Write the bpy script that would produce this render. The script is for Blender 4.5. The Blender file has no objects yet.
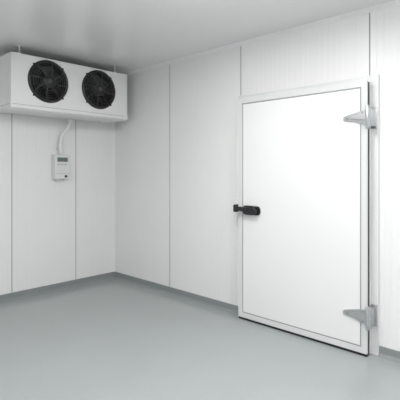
import bpy, bmesh, math
from mathutils import Vector, Matrix

sc = bpy.context.scene
sc.view_settings.view_transform = 'Standard'
sc.view_settings.look = 'None'
H = 2.5
XR, YF = 6.4, -5.2      # far extents of the room (behind the camera)

# ---------------------------------------------------------------- materials
def mat(name, col, rough=0.5, metal=0.0, var=0.02, vscale=3.0, bump=0.0, bscale=60, spec=0.5, coat=0.0):
    m = bpy.data.materials.new(name); m.use_nodes = True
    nt = m.node_tree; b = nt.nodes['Principled BSDF']
    b.inputs['Roughness'].default_value = rough
    b.inputs['Metallic'].default_value = metal
    b.inputs['Specular IOR Level'].default_value = spec
    b.inputs['Coat Weight'].default_value = coat
    tc = nt.nodes.new('ShaderNodeTexCoord')
    n = nt.nodes.new('ShaderNodeTexNoise'); n.inputs['Scale'].default_value = vscale
    n.inputs['Detail'].default_value = 4
    nt.links.new(tc.outputs['Object'], n.inputs['Vector'])
    r = nt.nodes.new('ShaderNodeValToRGB')
    r.color_ramp.elements[0].position = 0.3; r.color_ramp.elements[1].position = 0.7
    r.color_ramp.elements[0].color = (*[max(0, c*(1-var)) for c in col], 1)
    r.color_ramp.elements[1].color = (*[min(1, c*(1+var)) for c in col], 1)
    nt.links.new(n.outputs['Fac'], r.inputs['Fac'])
    nt.links.new(r.outputs['Color'], b.inputs['Base Color'])
    if bump > 0:
        n2 = nt.nodes.new('ShaderNodeTexNoise'); n2.inputs['Scale'].default_value = bscale
        nt.links.new(tc.outputs['Object'], n2.inputs['Vector'])
        bp = nt.nodes.new('ShaderNodeBump'); bp.inputs['Strength'].default_value = bump
        bp.inputs['Distance'].default_value = 0.002
        nt.links.new(n2.outputs['Fac'], bp.inputs['Height'])
        nt.links.new(bp.outputs['Normal'], b.inputs['Normal'])
    return m

M_wall = mat('panel_white', (0.82, 0.82, 0.82), 0.40, var=0.01, vscale=1.2)
M_joint = mat('panel_joint', (0.38, 0.39, 0.39), 0.7)
M_ceil = mat('ceiling_white', (0.86, 0.86, 0.86), 0.24, var=0.01, vscale=1.0)
M_floor = mat('floor_epoxy_grey', (0.348, 0.374, 0.374), 0.18, var=0.02, vscale=2.2, bump=0.05, bscale=20)
M_base = mat('cove_grey', (0.235, 0.255, 0.257), 0.45, var=0.03)
M_trim = mat('trim_white', (0.82, 0.82, 0.82), 0.35, var=0.01)
M_casing = mat('casing_white_grey', (0.74, 0.745, 0.75), 0.35, var=0.01)
M_door = mat('door_white', (0.82, 0.82, 0.825), 0.34, var=0.006, vscale=1.5)
M_alu = mat('door_edge_white_alu', (0.70, 0.705, 0.71), 0.3, var=0.01)
M_line = mat('seal_grey', (0.33, 0.34, 0.34), 0.5)
M_rub = mat('rubber_black', (0.012, 0.012, 0.013), 0.6)
M_blk = mat('plastic_black', (0.014, 0.014, 0.016), 0.30)
M_fan = mat('fan_black', (0.012, 0.012, 0.013), 0.4)
M_blade = mat('fan_blade_dark', (0.024, 0.024, 0.026), 0.4)
M_wire = mat('guard_wire', (0.10, 0.10, 0.104), 0.3, 0.5)
M_steel = mat('zinc_steel', (0.56, 0.57, 0.58), 0.28, 0.88, var=0.06, vscale=20)
M_unit = mat('unit_enamel', (0.84, 0.84, 0.84), 0.4, var=0.008)
M_seam = mat('unit_seam', (0.42, 0.42, 0.42), 0.5)
M_pvc = mat('conduit_pvc', (0.80, 0.80, 0.79), 0.45)
M_ctrl = mat('controller_plastic', (0.72, 0.73, 0.725), 0.5)
M_lcd = mat('lcd_grey', (0.13, 0.16, 0.16), 0.2)
M_dk = mat('label_dark', (0.08, 0.08, 0.08), 0.5)
M_em = bpy.data.materials.new('led_diffuser'); M_em.use_nodes = True
_b = M_em.node_tree.nodes['Principled BSDF']
_b.inputs['Base Color'].default_value = (1, 1, 1, 1)
_b.inputs['Emission Color'].default_value = (1, 0.995, 0.985, 1)
_b.inputs['Emission Strength'].default_value = 15.0

# ---------------------------------------------------------------- helpers
def link(o, parent=None):
    sc.collection.objects.link(o)
    if parent is not None: o.parent = parent
    return o

def mesh_obj(name, verts, faces, mats, parent=None, midx=None, smooth=False, bevel=0, bseg=2):
    me = bpy.data.meshes.new(name); me.from_pydata([tuple(v) for v in verts], [], faces)
    for m in (mats if isinstance(mats, (list, tuple)) else [mats]): me.materials.append(m)
    if midx:
        for p, i in zip(me.polygons, midx): p.material_index = i
    bm = bmesh.new(); bm.from_mesh(me)
    bmesh.ops.recalc_face_normals(bm, faces=bm.faces[:]); bm.to_mesh(me); bm.free()
    if smooth:
        for p in me.polygons: p.use_smooth = True
    o = link(bpy.data.objects.new(name, me), parent)
    if bevel:
        bv = o.modifiers.new('bevel', 'BEVEL'); bv.width = bevel; bv.segments = bseg
        bv.limit_method = 'ANGLE'; bv.angle_limit = math.radians(40)
    return o

def box(name, x0, x1, y0, y1, z0, z1, m, parent=None, bevel=0, bseg=2):
    v = [(x, y, z) for x in (x0, x1) for y in (y0, y1) for z in (z0, z1)]
    f = [(0,1,3,2),(4,6,7,5),(0,4,5,1),(2,3,7,6),(0,2,6,4),(1,5,7,3)]
    return mesh_obj(name, v, f, m, parent, bevel=bevel, bseg=bseg)

def prism(name, poly, a0, a1, m, axis='y', parent=None, bevel=0, bseg=2):
    """poly: 2D points; axis y -> (x,z) ; axis x -> (y,z) ; axis z -> (x,y)"""
    def P(p, a):
        return (p[0], a, p[1]) if axis == 'y' else ((a, p[0], p[1]) if axis == 'x' else (p[0], p[1], a))
    n = len(poly)
    v = [P(p, a0) for p in poly] + [P(p, a1) for p in poly]
    f = [tuple(range(n)), tuple(range(2*n-1, n-1, -1))] + [(i, (i+1) % n, n+(i+1) % n, n+i) for i in range(n)]
    return mesh_obj(name, v, f, m, parent, bevel=bevel, bseg=bseg)

def lathe(name, prof, centre, axis, m, parent=None, seg=64, closed=False):
    """prof: (radius, offset along axis)."""
    v, f = [], []
    n = len(prof)
    for i in range(seg):
        a = 2*math.pi*i/seg
        for r, h in prof:
            c, s = r*math.cos(a), r*math.sin(a)
            p = (h, c, s) if axis == 'x' else ((c, h, s) if axis == 'y' else (c, s, h))
            v.append((centre[0]+p[0], centre[1]+p[1], centre[2]+p[2]))
    for i in range(seg):
        j = (i+1) % seg
        for k in range(n if closed else n-1):
            l = (k+1) % n
            f.append((i*n+k, i*n+l, j*n+l, j*n+k))
    o = mesh_obj(name, v, f, m, parent, smooth=True)
    es = o.modifiers.new('es', 'EDGE_SPLIT'); es.split_angle = math.radians(35)
    return o

def tube(name, paths, r, m, parent=None, cyclic=False, res=4):
    cu = bpy.data.curves.new(name, 'CURVE'); cu.dimensions = '3D'
    cu.bevel_depth = r; cu.bevel_resolution = res; cu.use_fill_caps = True
    for pts in paths:
        s = cu.splines.new('POLY'); s.points.add(len(pts)-1)
        for q, p in zip(s.points, pts): q.co = (*p, 1)
        s.use_cyclic_u = cyclic
    cu.materials.append(m)
    o = link(bpy.data.objects.new(name, cu), parent)
    dg = bpy.context.evaluated_depsgraph_get()
    me = bpy.data.meshes.new_from_object(o.evaluated_get(dg))
    bpy.data.objects.remove(o)
    for p in me.polygons: p.use_smooth = True
    return link(bpy.data.objects.new(name, me), parent)

def empty(name, loc=(0,0,0)):
    e = bpy.data.objects.new(name, None); e.empty_display_size = 0.1
    return link(e)

# ---------------------------------------------------------------- walls with ribbed panels
def panel_wall(name, L, joints, place, pitch=0.048, gw=0.012, gd=0.0014, jw=0.009, jd=0.006, thick=0.1):
    """profile in (u, depth) ; depth>0 goes into the wall. place(u,d,z)->xyz"""
    pts = [(0.0, 0.0)]; ids = []
    edges = [0.0] + [j for j in joints if 0 < j < L] + [L]
    for k in range(len(edges)-1):
        a, b = edges[k], edges[k+1]
        s0 = a + (jw/2 if k > 0 else 0); s1 = b - (jw/2 if k < len(edges)-2 else 0)
        n = max(1, round((s1-s0)/pitch)); w = (s1-s0)/n
        for i in range(1, n):
            c = s0 + i*w
            for q in ((c-gw/2, 0), (c-gw/4, gd), (c+gw/4, gd), (c+gw/2, 0)):
                pts.append(q); ids.append(0)
        pts.append((s1, 0)); ids.append(0)
        if k < len(edges)-2:
            pts.append((s1, jd)); ids.append(1)
            pts.append((b+jw/2, jd)); ids.append(1)
            pts.append((b+jw/2, 0)); ids.append(1)
    v = []
    for (u, d) in pts: v += [place(u, d, 0), place(u, d, H)]
    f = [(2*i, 2*i+2, 2*i+3, 2*i+1) for i in range(len(pts)-1)]
    mi = list(ids)
    n0 = len(v)
    v += [place(0, thick, 0), place(0, thick, H), place(L, thick, 0), place(L, thick, H)]
    e = 2*(len(pts)-1)
    f += [(n0, n0+1, n0+3, n0+2), (0, 1, n0+1, n0), (e, n0+2, n0+3, e+1)]; mi += [0, 0, 0]
    me = bpy.data.meshes.new(name); me.from_pydata(v, [], f)
    me.materials.append(M_wall); me.materials.append(M_joint)
    for p, i in zip(me.polygons, mi): p.material_index = i
    return link(bpy.data.objects.new(name, me))

panel_wall('wall_right', XR, [1.013, 1.982, 3.166, 4.2, 5.2], lambda u, d, z: (u, d, z))
panel_wall('wall_left', -YF, [0.538, 1.266, 2.2, 3.2, 4.2], lambda u, d, z: (-d, -u, z))
panel_wall('wall_rear', XR, [1, 2, 3, 4, 5], lambda u, d, z: (u, YF-d, z))
panel_wall('wall_side', -YF, [1, 2, 3, 4], lambda u, d, z: (XR+d, -u, z))
box('floor', -0.1, XR+0.1, YF-0.1, 0.1, -0.1, 0.0, M_floor)
box('ceiling', -0.1, XR+0.1, YF-0.1, 0.1, H, H+0.1, M_ceil)

# cove baseboards
cove = [(0, 0), (0.030, 0), (0.018, 0.010), (0.011, 0.022), (0.009, 0.066), (0.006, 0.070), (0, 0.070)]
DX0, DX1 = 1.968, 3.236
prism('baseboard_left', [(x, z) for x, z in cove], YF, 0, M_base, 'y')
prism('baseboard_right', [(-x, z) for x, z in cove], 0.0, DX0, M_base, 'x')
prism('baseboard_right.001', [(-x, z) for x, z in cove], DX1, XR, M_base, 'x')
prism('baseboard_rear', [(YF+x, z) for x, z in cove], 0, XR, M_base, 'x')
prism('baseboard_side', [(XR-x, z) for x, z in cove], YF, 0, M_base, 'y')
# ceiling cove trims
ct = [(0, H), (0.030, H), (0.024, H-0.006), (0.006, H-0.024), (0, H-0.030)]
prism('trim_1', ct, YF, 0, M_trim, 'y')
prism('trim_2', [(-x, z) for x, z in ct], 0, XR, M_trim, 'x')
# vertical corner cove
prism('trim_3', [(0, 0), (0.022, 0), (0.006, -0.006), (0, -0.022)], 0.070, H-0.03, M_trim, 'z')

# ---------------------------------------------------------------- door
D = empty('door_1')
LX0, LX1, LZ0, LZ1 = 2.026, 3.184, 0.018, 1.962
CT = 2.010
cy0, cy1 = -0.018, 0.0
box('casing_left', DX0, LX0+0.03, cy0, cy1, 0, CT, M_casing, D, 0.003)
box('casing_right', LX1-0.03, DX1, cy0, cy1, 0, CT, M_casing, D, 0.003)
box('casing_top', LX0+0.03, LX1-0.03, cy0, cy1, LZ1-0.03, CT, M_casing, D, 0.003)
box('gasket', LX0+0.006, LX1-0.004, -0.074, -0.040, 0.004, LZ1-0.006, M_rub, D)
box('gasket_carrier', LX0+0.004, LX1-0.002, -0.040, -0.0185, 0.004, LZ1-0.004, M_trim, D)
box('leaf', LX0, LX1, -0.088, -0.074, LZ0, LZ1, M_alu, D, 0.003)
# raised perimeter frame of the leaf
fw = 0.042; fy0, fy1 = -0.094, -0.088
def ring(name, x0, x1, z0, z1, w, ya, yb, m, bev=0.0015):
    o = [(x0, z0), (x1, z0), (x1, z1), (x0, z1)]
    i = [(x0+w, z0+w), (x1-w, z0+w), (x1-w, z1-w), (x0+w, z1-w)]
    v = [(x, ya, z) for x, z in o+i] + [(x, yb, z) for x, z in o+i]
    f = []
    for k in range(4):
        l = (k+1) % 4
        f += [(k, l, 4+l, 4+k), (8+k, 12+k, 12+l, 8+l), (k, 8+k, 8+l, l), (4+k, 4+l, 12+l, 12+k)]
    return mesh_obj(name, v, f, m, D, bevel=bev)
ring('leaf_edge_frame', LX0, LX1, LZ0, LZ1, fw, fy0, fy1, M_alu, 0.002)
ring('leaf_seal', LX0+fw, LX1-fw, LZ0+fw, LZ1-fw, 0.010, -0.0895, -0.088, M_line, 0)
box('leaf_skin', LX0+fw+0.010, LX1-fw-0.010, -0.0915, -0.088, LZ0+fw+0.010, LZ1-fw-0.010, M_door, D, 0.001)
box('sweep_seal', LX0+0.004, LX1-0.002, -0.092, -0.075, 0.001, LZ0, M_rub, D)
box('threshold', LX0, LX1, -0.072, 0.0, 0.0, 0.004, M_steel, D)

# handle
hz = 0.978
def rrect(x0, x1, z0, z1, r, n=6):
    pts = []
    for cx, cz, a0 in ((x1-r, z1-r, 0), (x0+r, z1-r, 90), (x0+r, z0+r, 180), (x1-r, z0+r, 270)):
        for i in range(n+1):
            a = math.radians(a0+90*i/n); pts.append((cx+r*math.cos(a), cz+r*math.sin(a)))
    return pts
prism('handle_base', rrect(2.080, 2.268, hz-0.042, hz+0.036, 0.030), -0.106, -0.0915, M_blk, 'y', D, 0.004, 3)
prism('handle_body', rrect(2.105, 2.228, hz-0.040, hz+0.040, 0.030), -0.138, -0.104, M_blk, 'y', D, 0.010, 4)
prism('handle_lever', [(2.235, hz-0.030), (2.258, hz-0.018), (2.262, hz+0.004), (2.24, hz+0.018), (2.13, hz+0.026),
      (2.05, hz+0.030), (2.035, hz+0.022), (2.033, hz+0.004), (2.05, hz-0.004), (2.12, hz-0.012)], -0.160, -0.132, M_blk, 'y', D, 0.008, 4)
lathe('handle_pivot', [(0.0, -0.168), (0.016, -0.168), (0.019, -0.164), (0.019, -0.13)], (2.155, 0, hz+0.004), 'y', M_rub, D, 32)
prism('handle_strike', rrect(1.980, 2.022, hz-0.028, hz+0.040, 0.012), -0.112, -0.018, M_blk, 'y', D, 0.005, 3)
box('handle_latch_tongue', 2.015, 2.09, -0.122, -0.100, hz+0.002, hz+0.024, M_blk, D, 0.003)

# hinges
def hinge(i, zc, flip=1):
    p = [(3.012, -0.012), (3.012, 0.012), (3.022, 0.018), (3.120, 0.042), (3.182, 0.056), (3.182, -0.056), (3.150, -0.050), (3.10, -0.028), (3.022, -0.016)]
    prism('hinge_%d_strap' % i, [(x, zc+flip*z) for x, z in p], -0.104, -0.094, M_steel, 'y', D, 0.003)
    prism('hinge_%d_rib' % i, [(3.06, zc-0.008), (3.06, zc+0.008), (3.180, zc+0.022), (3.180, zc-0.022)], -0.114, -0.102, M_steel, 'y', D, 0.004)
    prism('hinge_%d_knuckle' % i, rrect(3.182, 3.208, zc-0.072, zc+0.072, 0.008), -0.122, -0.080, M_steel, 'y', D, 0.005)
    lathe('hinge_%d_pin' % i, [(0, -0.084), (0.010, -0.084), (0.012, -0.08), (0.012, 0.08), (0.010, 0.084), (0, 0.084)], (3.195, -0.118, zc), 'z', M_steel, D, 24)
    box('hinge_%d_arm' % i, 3.188, 3.214, -0.082, -0.018, zc-0.062, zc+0.062, M_steel, D, 0.003)
    box('hinge_%d_plate' % i, 3.186, 3.230, -0.024, -0.018, zc-0.078, zc+0.078, M_steel, D, 0.002)
    for k, (sx, sz) in enumerate(((3.045, 0), (3.155, 0.036), (3.155, -0.036))):
        lathe('hinge_%d_screw_%d' % (i, k), [(0, -0.108), (0.005, -0.108), (0.007, -0.103)], (sx, 0, zc+flip*sz), 'y', M_line, D, 16)
hinge(1, 1.700)
hinge(2, 0.285)

# ---------------------------------------------------------------- evaporator
E = empty('evaporator_cooling_unit')
UX, UY0, UY1, UZ0, UZ1 = 0.45, -1.461, -0.151, 1.905, 2.418
FR = 0.188
fans = [(-1.095, 2.197), (-0.521, 2.197)]
t = 0.004
# sheet metal shell
box('panel_top', 0.02, UX-0.002, UY0, UY1, UZ1-t, UZ1, M_unit, E)
box('panel_end_left', 0.02, UX-0.002, UY0, UY0+t, UZ0+0.03, UZ1-t, M_unit, E)
box('panel_end_right', 0.02, UX-0.002, UY1-t, UY1, UZ0+0.03, UZ1-t, M_unit, E)
box('coil_block', 0.025, 0.20, UY0+0.01, UY1-0.01, UZ0+0.04, UZ1-0.01, M_dk, E)
# front plate with two round openings
v, f = [], []
N = 64
mid = (UY0+UY1)/2
zb, zt = UZ0+0.03, UZ1
cells = [(UY0, mid), (mid, UY1)]
for (cy, cz), (a, b) in zip(fans, cells):
    base = len(v)
    for i in range(N):
        an = 2*math.pi*(i+0.5)/N; c, s = math.cos(an), math.sin(an)
        v.append((UX, cy+FR*c, cz+FR*s))
        ty = ((b-cy) if c > 0 else (a-cy))/c if abs(c) > 1e-6 else 1e9
        tz = ((zt-cz) if s > 0 else (zb-cz))/s if abs(s) > 1e-6 else 1e9
        k = min(ty, tz); v.append((UX, cy+k*c, cz+k*s))
    corners = {}
    for nm, (qy, qz) in {'rt': (b, zt), 'lt': (a, zt), 'lb': (a, zb), 'rb': (b, zb)}.items():
        corners[nm] = (math.atan2(qz-cz, qy-cy) % (2*math.pi), len(v)); v.append((UX, qy, qz))
    for i in range(N):
        j = (i+1) % N
        a0 = 2*math.pi*(i+0.5)/N; a1 = a0+2*math.pi/N
        extra = [ix for an, ix in corners.values() if a0 < an < a1 or a0 < an+2*math.pi < a1]
        f.append(tuple([base+2*i, base+2*i+1] + extra + [base+2*j+1, base+2*j]))
fp = mesh_obj('panel_front', v, f, M_unit, E)
so = fp.modifiers.new('s', 'SOLIDIFY'); so.thickness = 0.003; so.offset = 0
# folded edge trims on front
box('front_edge_top', UX-0.004, UX+0.006, UY0, UY1, UZ1-0.012, UZ1+0.001, M_unit, E, 0.002)
box('front_edge_left', UX-0.004, UX+0.006, UY0-0.001, UY0+0.014, UZ0+0.03, UZ1, M_unit, E, 0.002)
box('front_edge_right', UX-0.004, UX+0.006, UY1-0.014, UY1+0.001, UZ0+0.03, UZ1, M_unit, E, 0.002)
box('front_seam', UX, UX+0.0028, UY0+0.014, UY1-0.014, UZ0+0.036, UZ0+0.040, M_seam, E)
box('side_seam', 0.03, UX-0.02, UY0-0.001, UY0+0.002, UZ0+0.036, UZ0+0.040, M_seam, E)
# drip tray, sloping underside
prism('drip_tray', [(0.02, UZ0), (0.40, UZ0-0.012), (UX+0.006, UZ0+0.004), (UX+0.006, UZ0+0.034), (0.02, UZ0+0.034)],
      UY0-0.004, UY1+0.004, M_unit, 'y', E, 0.003)
lathe('drain_spigot', [(0, -0.03), (0.016, -0.03), (0.018, -0.026), (0.018, 0.02)], (0.12, -0.30, UZ0), 'z', M_pvc, E, 24)
# mounting brackets + hangers
k = 0
for y in (UY0+0.10, UY1-0.13):
    for x in (0.08, 0.40):
        k += 1
        tube('hanger_rod_%d' % k, [[(x, y, UZ1-0.004), (x, y, H)]], 0.007, M_steel, E)
        box('hanger_bracket_%d' % k, x-0.02, x+0.02, y-0.025, y+0.025, UZ1, UZ1+0.008, M_steel, E, 0.002)
        lathe('hanger_nut_%d' % k, [(0, 0.022), (0.013, 0.022), (0.013, 0.008)], (x, y, UZ1), 'z', M_steel, E, 6)
        lathe('hanger_flange_%d' % k, [(0.0, -0.006), (0.024, -0.006), (0.026, 0)], (x, y, H), 'z', M_steel, E, 24)
for y in (UY0+0.10, UY1-0.13):
    box('mount_rail_%s' % ('a' if y < -1 else 'b'), 0.0, 0.03, y-0.03, y+0.03, UZ0+0.05, UZ1-0.02, M_steel, E)

for q, (cy, cz) in enumerate(fans, 1):
    # outer venturi ring
    lathe('fan_%d_ring' % q, [(FR-0.012, 0.004), (FR-0.010, 0.016), (FR+0.004, 0.020), (FR+0.018, 0.012), (FR+0.022, 0.001), (FR-0.012, -0.002)],
          (UX, cy, cz), 'x', M_fan, E, 96)
    lathe('fan_%d_shroud' % q, [(FR-0.002, 0.004), (FR-0.008, -0.04), (FR-0.010, -0.15), (FR-0.04, -0.18), (0, -0.18)], (UX, cy, cz), 'x', M_fan, E, 64)
    lathe('fan_%d_hub' % q, [(0, -0.018), (0.045, -0.020), (0.056, -0.028), (0.060, -0.10), (0.0, -0.10)], (UX, cy, cz), 'x', M_blade, E, 48)
    # blades
    v, f = [], []
    nb = 7
    for bidx in range(nb):
        a0 = 2*math.pi*bidx/nb + 0.3*q
        base = len(v); nr, na = 8, 6
        for i in range(nr+1):
            u = i/nr; r = 0.05+u*(FR-0.016-0.05)
            span = 0.60-0.05*u; sweep = 0.35*u*u
            for j in range(na+1):
                w = j/na; an = a0+sweep+(w-0.5)*span*1.15
                x = UX-0.03-0.055*w-0.010*math.sin(math.pi*w)
                v.append((x, cy+r*math.cos(an), cz+r*math.sin(an)))
        for i in range(nr):
            for j in range(na):
                p = base+i*(na+1)+j
                f.append((p, p+1, p+na+2, p+na+1))
    bl = mesh_obj('fan_%d_blades' % q, v, f, M_blade, E, smooth=True)
    sm = bl.modifiers.new('s', 'SOLIDIFY'); sm.thickness = 0.003
    # guard
    rings = []
    gx = lambda r: UX+0.014+0.014*(1-(r/FR)**2)
    for r in (0.066, 0.090, 0.114, 0.138, 0.162, 0.184):
        rings.append([(gx(r), cy+r*math.cos(2*math.pi*i/64), cz+r*math.sin(2*math.pi*i/64)) for i in range(64)])
    tube('fan_%d_guard_rings' % q, rings, 0.0022, M_wire, E, cyclic=True, res=2)
    sp = []
    for i in range(8):
        a = 2*math.pi*(i+0.5)/8
        sp.append([(gx(r)+0.001, cy+r*math.cos(a+0.25*(r/FR)), cz+r*math.sin(a+0.25*(r/FR))) for r in (0.04, 0.08, 0.12, 0.16, FR+0.008)])
    tube('fan_%d_guard_spokes' % q, sp, 0.0032, M_wire, E, res=2)
    lathe('fan_%d_guard_cap' % q, [(0, 0.034), (0.050, 0.033), (0.060, 0.028), (0.060, 0.020), (0, 0.02)], (UX, cy, cz), 'x', M_fan, E, 48)
    lathe('fan_%d_guard_badge' % q, [(0, 0.0365), (0.020, 0.036), (0.022, 0.033)], (UX, cy, cz), 'x', M_dk, E, 32)
    for i in range(4):
        a = math.pi/4+i*math.pi/2
        rr = FR+0.024
        lathe('fan_%d_bolt_%d' % (q, i), [(0, 0.012), (0.007, 0.010), (0.010, 0.001)], (UX, cy+rr*math.cos(a), cz+rr*math.sin(a)), 'x', M_fan, E, 16)

# ---------------------------------------------------------------- controller + conduit
C = empty('temperature_controller')
bx0, bx1, by0, by1, bz0, bz1 = 0.0, 0.075, -0.838, -0.650, 1.228, 1.502
box('housing_back', bx0, 0.045, by0, by1, bz0, bz1, M_ctrl, C, 0.006, 3)
box('housing_front', 0.042, bx1, by0+0.003, by1-0.003, bz0+0.003, bz1-0.003, M_ctrl, C, 0.010, 4)
box('display_bezel', bx1-0.001, bx1+0.003, by0+0.028, by1-0.028, bz1-0.085, bz1-0.030, M_seam, C, 0.001)
box('display_lcd', bx1+0.002, bx1+0.0045, by0+0.036, by1-0.036, bz1-0.078, bz1-0.038, M_lcd, C)
for i in range(3):
    box('button_%d' % i, bx1-0.001, bx1+0.004, by0+0.034+i*0.042, by0+0.060+i*0.042, bz1-0.118, bz1-0.104, M_seam, C, 0.001)
box('cover_seam', bx1-0.001, bx1+0.0012, by0+0.012, by1-0.012, bz0+0.062, bz0+0.065, M_seam, C)
lathe('knob', [(0, 0.018), (0.012, 0.017), (0.015, 0.0)], (bx1, -0.705, bz0+0.032), 'x', M_dk, C, 24)
for i, yy in enumerate((-0.78, -0.70)):
    lathe('gland_%d' % i, [(0, -0.018), (0.012, -0.018), (0.015, -0.012), (0.015, 0.004)], (0.035, yy, bz0), 'z', M_pvc, C, 16)
PY = -0.745
lathe('top_gland', [(0.026, -0.004), (0.026, 0.014), (0.0, 0.015)], (0.035, PY, bz1), 'z', M_ctrl, C, 24)

P = empty('conduit_pipe')
ctrl = [Vector(p) for p in ((0.035, PY, bz1+0.016), (0.035, PY, 1.62), (0.035, PY+0.004, 1.68), (0.045, PY+0.035, 1.745), (0.075, PY+0.068, 1.80), (0.095, PY+0.08, 1.85), (0.10, PY+0.082, UZ0-0.012))]
def catmull(P_, n=8):
    out = []
    Q = [P_[0]*2-P_[1]] + P_ + [P_[-1]*2-P_[-2]]
    for i in range(1, len(Q)-2):
        for k in range(n):
            t_ = k/n; p0, p1, p2, p3 = Q[i-1:i+3]
            out.append(0.5*((2*p1)+(p2-p0)*t_+(2*p0-5*p1+4*p2-p3)*t_**2+(3*p1-p0-3*p2+p3)*t_**3))
    out.append(P_[-1]); return out
tube('pipe', [[tuple(p) for p in catmull(ctrl)]], 0.022, M_pvc, P, res=6)
lathe('coupling_1', [(0.021, -0.02), (0.028, -0.02), (0.028, 0.02), (0.021, 0.02)], (0.035, PY, 1.60), 'z', M_pvc, P, 24)
lathe('coupling_2', [(0.021, -0.040), (0.032, -0.040), (0.032, -0.012), (0.021, -0.012)], (0.10, PY+0.082, UZ0), 'z', M_pvc, P, 24)
box('saddle_clip', 0.0, 0.026, PY-0.034, PY+0.034, 1.552, 1.568, M_ctrl, P, 0.002)

# ---------------------------------------------------------------- ceiling luminaires (first is a glimpsed lamp, the others are unseen additions)
def lum(n, cx, cy, lx, ly, power):
    nm = 'ceiling_light' + ('' if n == 0 else '.%03d' % n)
    L = empty(nm)
    box('housing', cx-lx/2, cx+lx/2, cy-ly/2, cy+ly/2, H-0.02, H, M_trim, L, 0.004)
    box('diffuser', cx-lx/2+0.015, cx+lx/2-0.015, cy-ly/2+0.015, cy+ly/2-0.015, H-0.085, H-0.02, M_em, L, 0.02, 3)
    ld = bpy.data.lights.new('led_area', 'AREA'); ld.shape = 'RECTANGLE'
    ld.size = lx-0.04; ld.size_y = ly-0.04; ld.energy = power; ld.color = (1, 0.995, 0.985)
    lo = bpy.data.objects.new('led_area', ld); lo.location = (cx, cy, H-0.09); link(lo, L)
lum(0, 2.75, -1.46, 0.60, 0.60, 14)
lum(1, 4.55, -1.30, 0.60, 0.60, 14)  # this and the next two: out-of-view lamps added to light the room
lum(2, 2.75, -3.70, 0.60, 0.60, 16)
lum(3, 4.75, -3.70, 0.60, 0.60, 16)

w = bpy.data.worlds.new('world'); sc.world = w; w.use_nodes = True
w.node_tree.nodes['Background'].inputs['Color'].default_value = (0.9, 0.95, 1, 1)
w.node_tree.nodes['Background'].inputs['Strength'].default_value = 0.3

# ---------------------------------------------------------------- camera
cd = bpy.data.cameras.new('camera'); cam = bpy.data.objects.new('camera', cd); link(cam)
cd.sensor_width = 36; cd.lens = 37.98; cd.shift_y = -0.0725; cd.clip_start = 0.05
cam.location = (4.388, -3.072, 1.319)
cam.rotation_euler = (math.radians(90), 0, math.radians(43.6))
sc.camera = cam
